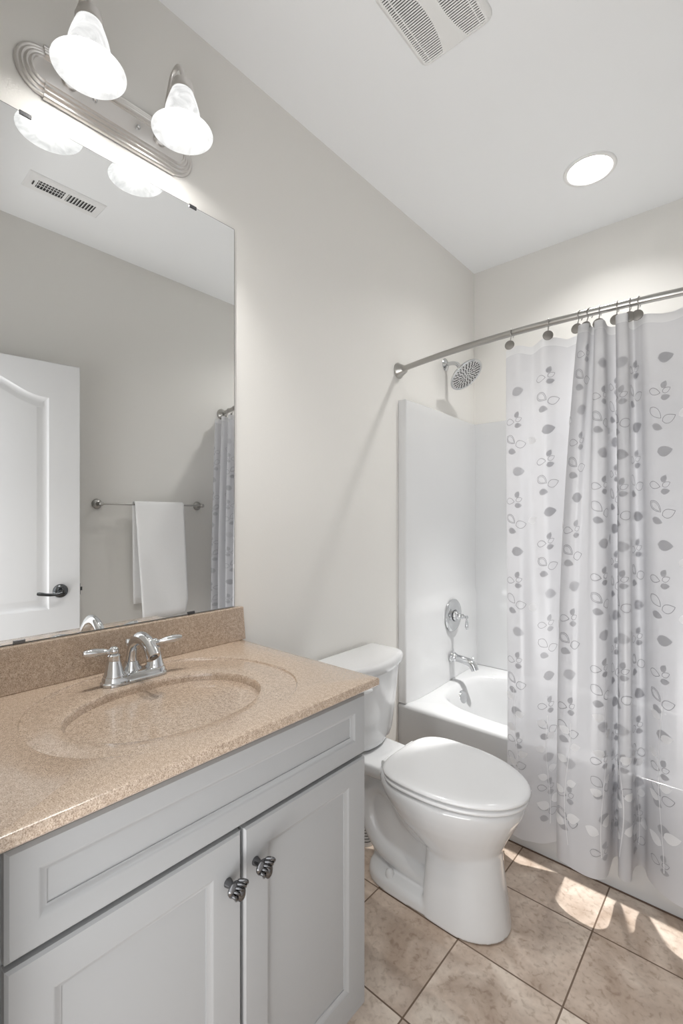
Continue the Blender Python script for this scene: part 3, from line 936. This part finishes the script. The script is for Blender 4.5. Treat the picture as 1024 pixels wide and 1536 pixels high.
# ------------------------------------------------------------------ bathtub
tb = thing('bathtub', 'white alcove bathtub behind the shower curtain', 'bathtub', (0.72, 2.243, 0))
BX, BY = 0.72, 2.252
TX0, TX1, TY0, TY1 = 0.002, W - 0.002, 1.843, D - 0.002
TZ = 0.412
pol = rect_polar(BX, BY, TX0, TX1, TY0, TY1, 144)
rings = []
for s, z in ((0.30, 0.085), (0.60, 0.086), (0.74, 0.092), (0.80, 0.11), (0.84, 0.15), (0.89, 0.25), (0.93, 0.33), (0.965, 0.385), (0.985, 0.403), (1.0, 0.4095), (1.02, TZ)):
    r = []
    for a, t in pol:
        e = ell(a, 0.632, 0.312, 3.4) * s
        if a > pi / 2 and a < 3 * pi / 2: pass
        r.append((BX + cos(a) * e, BY + sin(a) * e, z))
    rings.append(r)
def tub_edge(ins, z):
    return [(min(max(BX + cos(a) * t, TX0), TX1), max(BY + sin(a) * t, TY0 + ins), z) for a, t in pol]
rings += [tub_edge(0.022, TZ + 0.001), tub_edge(0.010, TZ - 0.002), tub_edge(0.003, TZ - 0.008), tub_edge(0.0, TZ - 0.018), tub_edge(0.0, 0.30), tub_edge(0.0, 0.0)]
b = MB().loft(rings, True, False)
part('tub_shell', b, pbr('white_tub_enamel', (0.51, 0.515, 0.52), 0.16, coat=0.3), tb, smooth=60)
b = MB().box(0.0, W, 1.8405, 1.845, 0.0, 0.005)
part('floor_caulk', b, pbr('brown_caulk', (0.10, 0.065, 0.045), 0.8), tb, smooth=0, label='dark sealed joint along the floor')
oc = Vector((0.1200, 2.255, 0.345))
on = Vector((1, 0, 0.25)).normalized()
b = MB().lathe([(0.037, -0.004), (0.037, 0.003), (0.033, 0.008), (0.020, 0.010), (0.0, 0.010)], oc, on, 30)
ovp = part('overflow_plate', b, M_CHROME, tb, label='round chrome overflow plate')

# ------------------------------------------------------------------ tub surround
su = thing('tub_surround', 'glossy white fibreglass wall panels around the bathtub', 'tub surround', (0.72, 2.6, TZ))
SZ0, SZ1 = TZ + 0.0015, 1.836
def side_panel(sgn):
    b = MB()
    zs = [SZ0 + (SZ1 - 0.006 - SZ0) * i / 40 for i in range(41)]
    ys = [1.8495, 1.853, 1.862] + [1.862 + (D - 0.016 - 1.862) * i / 16 for i in range(1, 17)]
    def th(y, z):
        t = 0.040 - 0.025 * smoothstep(1.95, 2.6, y)
        t += 0.008 * (1 - smoothstep(0.845, 0.875, z)) * smoothstep(1.87, 1.93, y)
        # arched apron just above the rim
        zz = 0.53 + 0.045 * max(0.0, 1 - ((y - 2.10) / 0.22) ** 2)
        t += 0.004 * (1 - smoothstep(zz - 0.015, zz, z)) * smoothstep(1.87, 1.93, y)
        if y < 1.851: t -= 0.004
        return t
    x = lambda v: v if sgn > 0 else W - v
    V = []; F = []
    def row(z, d, zz):
        return [(x(max(0.0005, th(y, zz) - d)), y, z) for y in ys]
    rows = [row(z, 0, z) for z in zs] + [row(SZ1 - 0.002, 0.001, SZ1), row(SZ1, 0.004, SZ1)]
    rows.append([(x(0.0005), y, SZ1) for y in ys])
    n = len(ys)
    for r in rows: V += r
    for k in range(len(rows) - 1):
        for i in range(n - 1):
            F.append((k * n + i, k * n + i + 1, (k + 1) * n + i + 1, (k + 1) * n + i))
    o = len(V)
    # front flange face
    for z in (SZ0, SZ1): V.append((x(0.0005), 1.846, z))
    V.append((x(th(1.8495, 1.5)), 1.8462, SZ0)); V.append((x(th(1.8495, 1.5)), 1.8462, SZ1 - 0.001))
    F.append((o, o + 2, o + 3, o + 1))
    b.add(V, F)
    b.add([(x(th(1.8495, 1.5)), 1.8462, SZ0), (x(th(1.8495, 1.5)), 1.8462, SZ1 - 0.001), (x(th(1.853, 1.5)), 1.8495, SZ1 - 0.001), (x(th(1.853, 1.5)), 1.8495, SZ0)], [(0, 1, 2, 3)])
    part('side_panel', b, M_TUB, su, smooth=50)
side_panel(1); side_panel(-1)
b = MB().box(0.004, W - 0.004, D - 0.017, D - 0.0005, SZ0, SZ1)
part('back_panel', b, M_TUB, su, smooth=0, bev=(0.003, 2))

# ------------------------------------------------------------------ tub valve, spout, shower head
VX, VYc, VZ = 0.0402, 2.302, 0.757
va = thing('shower_valve', 'round chrome shower valve with lever on the tub surround', 'shower valve', (VX, VYc, VZ))
b = MB().lathe([(0.087, 0), (0.087, 0.004), (0.082, 0.009), (0.064, 0.0125), (0.060, 0.0105), (0.034, 0.013), (0.0, 0.013)], (VX, VYc, VZ), (1, 0, 0), 48)
part('escutcheon', b, M_CHROME, va)
b = MB().lathe([(0.028, 0.012), (0.028, 0.021), (0.024, 0.027), (0.019, 0.028)], (VX, VYc, VZ), (1, 0, 0), 28)
part('stem_collar', b, M_CHROME, va)
b = MB().lathe([(0.0305, 0.0125), (0.0305, 0.0155), (0.0285, 0.0155)], (VX, VYc, VZ), (1, 0, 0), 28)
part('collar_gap_shade', b, M_BLACK, va)  # solid black ring standing in for the shade in the collar joint
b = MB().lathe([(0.022, 0.026), (0.021, 0.034), (0.013, 0.041), (0.0105, 0.050), (0.013, 0.055), (0.013, 0.060), (0.008, 0.066), (0.008, 0.076), (0.010, 0.080), (0.010, 0.086), (0.004, 0.090)], (VX, VYc, VZ), (1, 0, 0), 24)
b.lathe([(0.004, 0.004), (0.005, 0.016), (0.0085, 0.036), (0.0092, 0.052), (0.007, 0.062), (0.003, 0.066)], (VX + 0.082, VYc, VZ), (0, 0, -1), 18)
part('lever_handle', b, M_CHROME, va)

ZS, XS, YS = 0.537, 0.0420, 2.286
ts = thing('tub_spout', 'chrome tub spout above the end of the bathtub', 'tub spout', (XS, YS, ZS))
b = MB().lathe([(0.030, 0.0), (0.030, 0.003), (0.026, 0.006), (0.024, 0.012), (0.027, 0.016), (0.022, 0.022), (0.0185, 0.034)], (XS, YS, ZS), (1, 0, 0), 28)
pts = catmull([(XS + 0.02, YS, ZS), (XS + 0.06, YS, ZS - 0.003), (XS + 0.10, YS, ZS - 0.010), (XS + 0.122, YS, ZS - 0.022), (XS + 0.135, YS, ZS - 0.046)], 6)
b.tube(pts, [0.0185 + 0.001 * sin(i / len(pts) * pi) + 0.0015 * (i / len(pts)) for i in range(len(pts))], 22)
part('spout_body', b, M_CHROME, ts)
b = MB().lathe([(0.003, 0), (0.003, 0.014), (0.0055, 0.016), (0.0055, 0.021), (0.003, 0.023)], (XS + 0.118, YS, ZS - 0.002), (0.25, 0, 1), 14)
part('diverter_knob', b, M_CHROME, ts)

SHY, SHZ = 2.294, 2.113
shd = thing('rain_shower', 'round chrome rain shower head on a short curved arm', 'shower head', (0.0, SHY, SHZ))
b = MB().lathe([(0.034, 0.0), (0.034, 0.003), (0.028, 0.008), (0.017, 0.014), (0.013, 0.016)], (0.0, SHY, SHZ), (1, 0, 0), 28)
part('wall_flange', b, M_CHROME, shd)
hcn = Vector((0.128, SHY - 0.008, 2.030)); hn = Vector((0.66, -0.06, -0.75)).normalized()
back = hcn - hn * 0.045
arm = catmull([(0.010, SHY, SHZ), (0.045, SHY, SHZ - 0.001), (0.072, SHY, SHZ - 0.014), tuple(back - hn * 0.004)], 8)
part('shower_arm', MB().tube(arm, 0.0105, 16), M_CHROME, shd)
b = MB().lathe([(0.0135, -0.052), (0.0135, -0.034)], hcn, hn, 18)
part('swivel_collar', b, M_BLACK, shd, label='black swivel collar')
b = MB().lathe([(0.012, -0.036), (0.016, -0.028), (0.030, -0.022), (0.075, -0.014), (0.092, -0.009), (0.096, -0.003), (0.094, 0.002), (0.088, 0.0035), (0.084, 0.0015), (0.0, 0.0015)], hcn, hn, 48)
hd = part('head', b, M_CHROME, shd)
b = MB()
t_ = Vector((0, 1, 0)); u_ = (t_ - hn * t_.dot(hn)).normalized(); w_ = hn.cross(u_)
fc = hcn + hn * 0.0022
b.lathe([(0.083, 0.0), (0.082, 0.0006), (0.0, 0.0006)], hcn + hn * 0.001, hn, 40, False, True)
part('face_disc', b, pbr('pale_spray_face', (0.66, 0.66, 0.65), 0.3, metal=0.0), hd)
b = MB()
for (r0, cnt_, ln, off) in ((0.012, 5, 0.003, 0), (0.025, 10, 0.003, 0.2), (0.038, 14, 0.006, 0.0), (0.051, 18, 0.003, 0.1), (0.062, 22, 0.0065, 0.0), (0.0755, 26, 0.005, 0.12)):
    for k in range(cnt_):
        a = 2 * pi * k / cnt_ + off
        d = u_ * cos(a) + w_ * sin(a)
        tt = hn.cross(d)
        b.obox(fc + d * r0, d, tt, hn, ln, 0.0023, 0.0012)
part('spray_nozzles', b, M_BLACK, hd, smooth=0)

# ------------------------------------------------------------------ curved shower rod
RZ = 1.975
def rod_y(x):
    return 1.743 + 0.102 * ((x - 0.72) / 0.72) ** 2
rod = thing('shower_rod', 'curved brushed nickel shower curtain rod spanning wall to wall', 'shower rod', (0.72, rod_y(0.72), RZ))
pts = [(x, rod_y(x), RZ) for x in [0.012 + (W - 0.024) * i / 60 for i in range(61)]]
part('bar', MB().tube(pts, 0.0125, 20), M_NICKEL, rod)
for x, sg in ((0.0, 1), (W, -1)):
    ax = Vector((sg, -0.28, 0)).normalized()
    b = MB().lathe([(0.036, -0.0), (0.036, 0.005), (0.031, 0.012), (0.020, 0.034), (0.017, 0.042), (0.0125, 0.043)], (x, rod_y(0.0), RZ), (sg, 0, 0), 32)
    part('rod_flange', b, M_NICKEL, rod)

# ------------------------------------------------------------------ shower curtain
KT = [(.540, 1.792), (.551, 1.772), (.600, 1.756), (.650, 1.764), (.697, 1.746), (.740, 1.772), (.788, 1.792), (.822, 1.772), (.817, 1.715), (.834, 1.700), (.851, 1.710), (.852, 1.748), (.864, 1.750), (.867, 1.710), (.882, 1.700), (.896, 1.712), (.893, 1.772), (.906, 1.790), (.924, 1.785), (.925, 1.740), (.931, 1.703), (.947, 1.694), (.963, 1.705), (.957, 1.760), (.966, 1.786), (.985, 1.764), (1.003, 1.748), (1.040, 1.742), (1.090, 1.744), (1.130, 1.754), (1.160, 1.785)]
KB = [(.545, 1.790), (.556, 1.772), (.606, 1.758), (.648, 1.772), (.690, 1.788), (.722, 1.802), (.752, 1.808), (.752, 1.775), (.748, 1.718), (.768, 1.678), (.803, 1.658), (.829, 1.652), (.852, 1.649), (.874, 1.651), (.893, 1.660), (.908, 1.685), (.908, 1.740), (.905, 1.795), (.916, 1.812), (.928, 1.775), (.934, 1.722), (.950, 1.704), (.970, 1.716), (.967, 1.770), (.972, 1.812), (.992, 1.812), (1.010, 1.768), (1.042, 1.730), (1.092, 1.704), (1.140, 1.712), (1.172, 1.772)]
x = 1.172
i = 0
while x < 1.40:
    KT += [(x + 0.012, 1.795), (x + 0.030, 1.745 + 0.03 * (x - 1.1)), (x + 0.052, 1.742 + 0.05 * (x - 1.1)), (x + 0.066, 1.79)]
    KB += [(x + 0.014, 1.800), (x + 0.028, 1.735), (x + 0.050, 1.722), (x + 0.066, 1.78)]
    x += 0.078
KT += [(1.425, 1.80)]; KB += [(1.425, 1.79)]
SUB = 8
PT = catmull([(a, c, 0) for a, c in KT], SUB)
PB = catmull([(a, c, 0) for a, c in KB], SUB)
NU = len(PT)
arc = [0.0]
for i in range(1, NU):
    arc.append(arc[-1] + 0.5 * ((PT[i] - PT[i - 1]).length + (PB[i] - PB[i - 1]).length))
ARC = arc[-1]
def z_top(x):
    return 1.928 - 0.006 * sin(x * 40)
def z_hem(x):
    return 0.085 + 0.05 * smoothstep(0.66, 0.80, x)
ZT = 1.926
hook_x = [0.580, 0.712, 0.815, 0.845, 0.876, 0.927, 0.962, 0.986, 1.145, 1.225, 1.305, 1.395]
def csurf(s, v):
    """point on the curtain: s along the cloth, v from 0 (hem) to 1 (top)"""
    s = min(max(s, 0), ARC - 1e-6)
    lo, hi = 0, NU - 1
    while hi - lo > 1:
        m = (lo + hi) // 2
        if arc[m] <= s: lo = m
        else: hi = m
    t = (s - arc[lo]) / max(1e-9, arc[lo + 1] - arc[lo])
    a = PT[lo].lerp(PT[lo + 1], t); c = PB[lo].lerp(PB[lo + 1], t)
    w = v ** 2.5
    p = c.lerp(a, w)
    # small secondary ripples that die out at both ends
    p.y += 0.004 * sin(s * 41 + v * 5.0) * sin(pi * v) 
    z0 = z_hem(p.x); z1 = ZT
    # top edge sags a little between the hooks
    d = min(abs(p.x - h) for h in hook_x)
    z1 -= 0.015 * smoothstep(0.012, 0.075, d)
    return Vector((p.x, p.y, z0 + (z1 - z0) * v))
NV = 64
b = MB()
V = []
for k in range(NV + 1):
    v = k / NV
    for i in range(NU):
        V.append(csurf(arc[i], v))
F = []; MI = []
for k in range(NV):
    for i in range(NU - 1):
        F.append((k * NU + i, k * NU + i + 1, (k + 1) * NU + i + 1, (k + 1) * NU + i))
b.v = [tuple(p) for p in V]; b.f = F
b.mi = [1 if (j // (NU - 1)) >= NV - 1 or (j % (NU - 1)) < 3 else 0 for j in range(len(F))]

def cnormal(s, v):
    e = 0.004
    du = csurf(s + e, v) - csurf(s - e, v)
    dv = csurf(s, min(1, v + e)) - csurf(s, max(0, v - e))
    n = du.cross(dv)
    if n.length < 1e-9: return Vector((0, -1, 0))
    n.normalize()
    return n
def drape(s, z, lift):
    v = min(0.995, max(0.0, (z - 0.12) / (1.92 - 0.12)))
    p = csurf(s, v)
    return p + cnormal(s, v) * lift
def leaf_pt(cs, cz, ln, wd, ang, t, q):
    """t along the leaf 0..1, q across -1..1"""
    w = wd * 0.5 * (sin(pi * t ** 0.8)) ** 0.8 * q
    x = (t - 0.5) * ln
    return (cs + x * cos(ang) - w * sin(ang), cz + x * sin(ang) + w * cos(ang))
def leaf(cs, cz, ln, wd, ang, mi):
    n = 7
    V = []; F = []
    for i in range(n + 1):
        for q in (-1, 0, 1):
            s_, z_ = leaf_pt(cs, cz, ln, wd, ang, i / n, q)
            V.append(drape(s_, z_, LIFT * LAY[mi]))
    for i in range(n):
        for q in range(2):
            F.append((i * 3 + q, i * 3 + q + 1, (i + 1) * 3 + q + 1, (i + 1) * 3 + q))
    b.add(V, F, mi)
def leaf_outline(cs, cz, ln, wd, ang, mi, wline=0.0016):
    n = 9
    loop = [(i / n, 1) for i in range(n + 1)] + [(1 - i / n, -1) for i in range(1, n)]
    o = [leaf_pt(cs, cz, ln, wd, ang, t, q) for t, q in loop]
    k = inset2d(o, wline) if True else o
    V = [drape(s_, z_, LIFT * LAY[mi]) for s_, z_ in o] + [drape(s_, z_, LIFT * LAY[mi]) for s_, z_ in k]
    m = len(o)
    b.add(V, [(i, (i + 1) % m, m + (i + 1) % m, m + i) for i in range(m)], mi)
def stem(pts, wd, mi):
    V = []; F = []
    for s_, z_ in pts:
        V.append(drape(s_ - wd / 2, z_, LIFT * 2.6)); V.append(drape(s_ + wd / 2, z_, LIFT * 2.6))
    for i in range(len(pts) - 1):
        F.append((2 * i, 2 * i + 1, 2 * i + 3, 2 * i + 2))
    b.add(V, F, mi)
LIFT = 0.0008
cn = cnormal(ARC * 0.06, 0.5)
if cn.y > 0: LIFT = -LIFT
GREY, PALE, LINE, WHITE = 2, 3, 4, 5
LAY = {2: 1.0, 3: 1.0, 4: 1.5, 5: 2.1}
rnd = random.Random(5)
strands = []
s0 = 0.060
while s0 < ARC - 0.03:
    strands.append(s0); s0 += 0.118
for si, s0 in enumerate(strands):
    off = rnd.uniform(0, 0.34)
    z = 1.86 - off * 0.5
    k = si % 2
    tip = 0.62 + rnd.uniform(-0.12, 0.10)
    while z > 0.22:
        j = rnd.uniform(-0.006, 0.006)
        if k % 3 == 0:
            leaf(s0 + 0.006 + j, z, 0.046, 0.034, 0.1 + rnd.uniform(-0.3, 0.3), GREY if rnd.random() < .6 else PALE); z -= 0.085
        elif k % 3 == 1:
            leaf(s0 + 0.006, z, 0.026, 0.018, 1.1, GREY)
            leaf_outline(s0 + 0.013, z - 0.018, 0.026, 0.017, 0.5, LINE, 0.0013)
            leaf_outline(s0 - 0.022, z - 0.024, 0.036, 0.024, -0.15, LINE)
            leaf(s0 + 0.010, z - 0.040, 0.028, 0.019, 0.15, GREY); z -= 0.090
        else:
            leaf_outline(s0 - 0.019, z, 0.046, 0.029, -0.75, LINE)
            if rnd.random() < .5: leaf_outline(s0 - 0.019, z, 0.036, 0.020, -0.75, LINE, 0.0012)
            leaf_outline(s0 + 0.020, z - 0.018, 0.040, 0.029, 0.35, LINE)
            leaf(s0 - 0.014, z - 0.044, 0.034, 0.023, -0.25, GREY); z -= 0.118
        k += 1
    # trailing white vine with pale leaves in the lower third
    vine = []
    nst = 26
    z0, z1 = 0.19, tip
    for q in range(nst + 1):
        t = q / nst
        vine.append((s0 + 0.009 * sin(t * 5 + si), z0 + (z1 - z0) * t))
    stem(vine, 0.0026, WHITE)
    q = 0
    for q, t in enumerate((0.16, 0.22, 0.42, 0.50, 0.68, 0.80, 0.92)):
        zc = z0 + (z1 - z0) * t
        sd = 1 if q % 2 else -1
        sv = s0 + 0.009 * sin(t * 5 + si)
        big = 1.25 if t < 0.3 else 0.95
        leaf(sv + sd * 0.022 * big, zc + 0.006, 0.040 * big, 0.027 * big, (0.35 if sd > 0 else pi - 0.35), WHITE)
    if si % 2 == 0:      # scattered white leaves between the strands
        for zc in (1.55, 1.22, 0.90):
            leaf(s0 + 0.062, zc + rnd.uniform(-.08, .08), 0.036, 0.027, rnd.uniform(-0.6, 0.9), WHITE)
me = bpy.data.meshes.new('curtain_sheet')
me.from_pydata([tuple(p) for p in b.v], [], b.f)
for m in (M_CURT, M_CHEM, M_LGREY, M_LPALE, M_LLINE, M_LWHITE): me.materials.append(m)
me.polygons.foreach_set('material_index', b.mi)
me.polygons.foreach_set('use_smooth', [True] * len(me.polygons))
cu = bpy.data.objects.new('shower_curtain', me)
COL.objects.link(cu)
cu['label'] = 'white translucent shower curtain printed with grey and white leaves'
cu['category'] = 'shower curtain'
ROOT[cu] = Vector((0, 0, 0))

ordn = ['first', 'second', 'third', 'fourth', 'fifth', 'sixth', 'seventh', 'eighth', 'ninth', 'tenth', 'eleventh', 'twelfth']
proto = None
for k, hx in enumerate(hook_x):
    lab = 'brushed nickel curtain hook with round button, %s from the left on the rod' % ordn[k]
    loc = (hx, rod_y(hx), RZ)
    if proto is None:
        proto = thing('curtain_hook', lab, 'curtain hook', loc, 'curtain hooks on the shower rod')
        ring = []
        for i in range(22):
            a = radians(-60) + radians(292) * i / 21
            ring.append((hx, rod_y(hx) - 0.0165 * cos(a), RZ + 0.0165 * sin(a) - 0.002))
        ring = [(hx, rod_y(hx) - 0.020, RZ - 0.050), (hx, rod_y(hx) - 0.016, RZ - 0.034)] + ring
        part('wire_ring', MB().tube(ring, 0.0017, 10), M_NICKEL, proto)
        bz = (hx, rod_y(hx) - 0.024, RZ - 0.052)
        b = MB().lathe([(0.0, -0.002), (0.0165, -0.002), (0.0175, 0.0), (0.0165, 0.002), (0.012, 0.0032), (0.0, 0.0036)], bz, (0.10, -1, 0.05), 24, False, False)
        part('button', b, pbr('dark_satin_nickel', (0.30, 0.285, 0.265), 0.42, metal=1.0), proto)
    else:
        copy_thing(proto, loc, lab, rz=rnd.uniform(-0.35, 0.35))

# ------------------------------------------------------------------ towel bar and towel (seen in the mirror)
BXT, BZT = 1.380, 1.357
tbar = thing('towel_bar', 'slim brushed nickel towel bar on the right wall, seen in the mirror', 'towel bar', (W, 1.352, BZT))
part('bar', MB().tube([(BXT, 1.036 + i * 0.0632, BZT) for i in range(11)], 0.0048, 14), M_NICKEL, tbar)
for y in (1.046, 1.658):
    b = MB().lathe([(0.027, 0.0), (0.027, 0.004), (0.022, 0.010), (0.012, 0.016), (0.0095, 0.030), (0.0095, 0.052), (0.012, 0.056), (0.012, 0.066), (0.006, 0.071)], (W, y, BZT), (-1, 0, 0), 26)
    part('post', b, M_NICKEL, tbar)
b = MB()
NYT = 24
prof = []
for i in range(13):
    t = i / 12; prof.append((BXT + 0.024 - 0.010 * t, 0.790 + (BZT - 0.012 - 0.790) * t, 0))
for i in range(1, 8):
    a = pi * i / 8; prof.append((BXT + 0.013 * cos(a), BZT - 0.006 + 0.0135 * sin(a) + 0.004, 0))
for i in range(0, 17):
    t = i / 16; prof.append((BXT - 0.014 - 0.016 * t - 0.003 * sin(t * 3), BZT - 0.010 + (0.712 - BZT + 0.010) * t, 1))
V = []
for j in range(NYT + 1):
    q = j / NYT
    for i, (px, pz, side) in enumerate(prof):
        drop = max(0.0, (BZT - pz) / 0.645)
        y = 1.222 + 0.298 * q
        if side == 1: y += 0.035 * drop * (1 - q) + 0.020 * drop * q - 0.018 * smoothstep(0.86, 1.0, drop) * q
        else: y += 0.012 * drop * (1 - q)
        x = px + 0.004 * sin(q * 7 + pz * 6) * drop * (1 if side else 0.5)
        z = pz - (0.012 * (1 - q) * drop if side else 0)
        V.append((x, y, z))
n = len(prof)
F = [(j * n + i, j * n + i + 1, (j + 1) * n + i + 1, (j + 1) * n + i) for j in range(NYT) for i in range(n - 1)]
b.add(V, F)
tw_ = single('hand_towel', b, M_TOWEL, 'white terry towel folded over the towel bar, seen in the mirror', 'towel', (BXT, 1.37, BZT), smooth=60)
so = tw_.modifiers.new('solid', 'SOLIDIFY'); so.thickness = 0.007; so.offset = 1
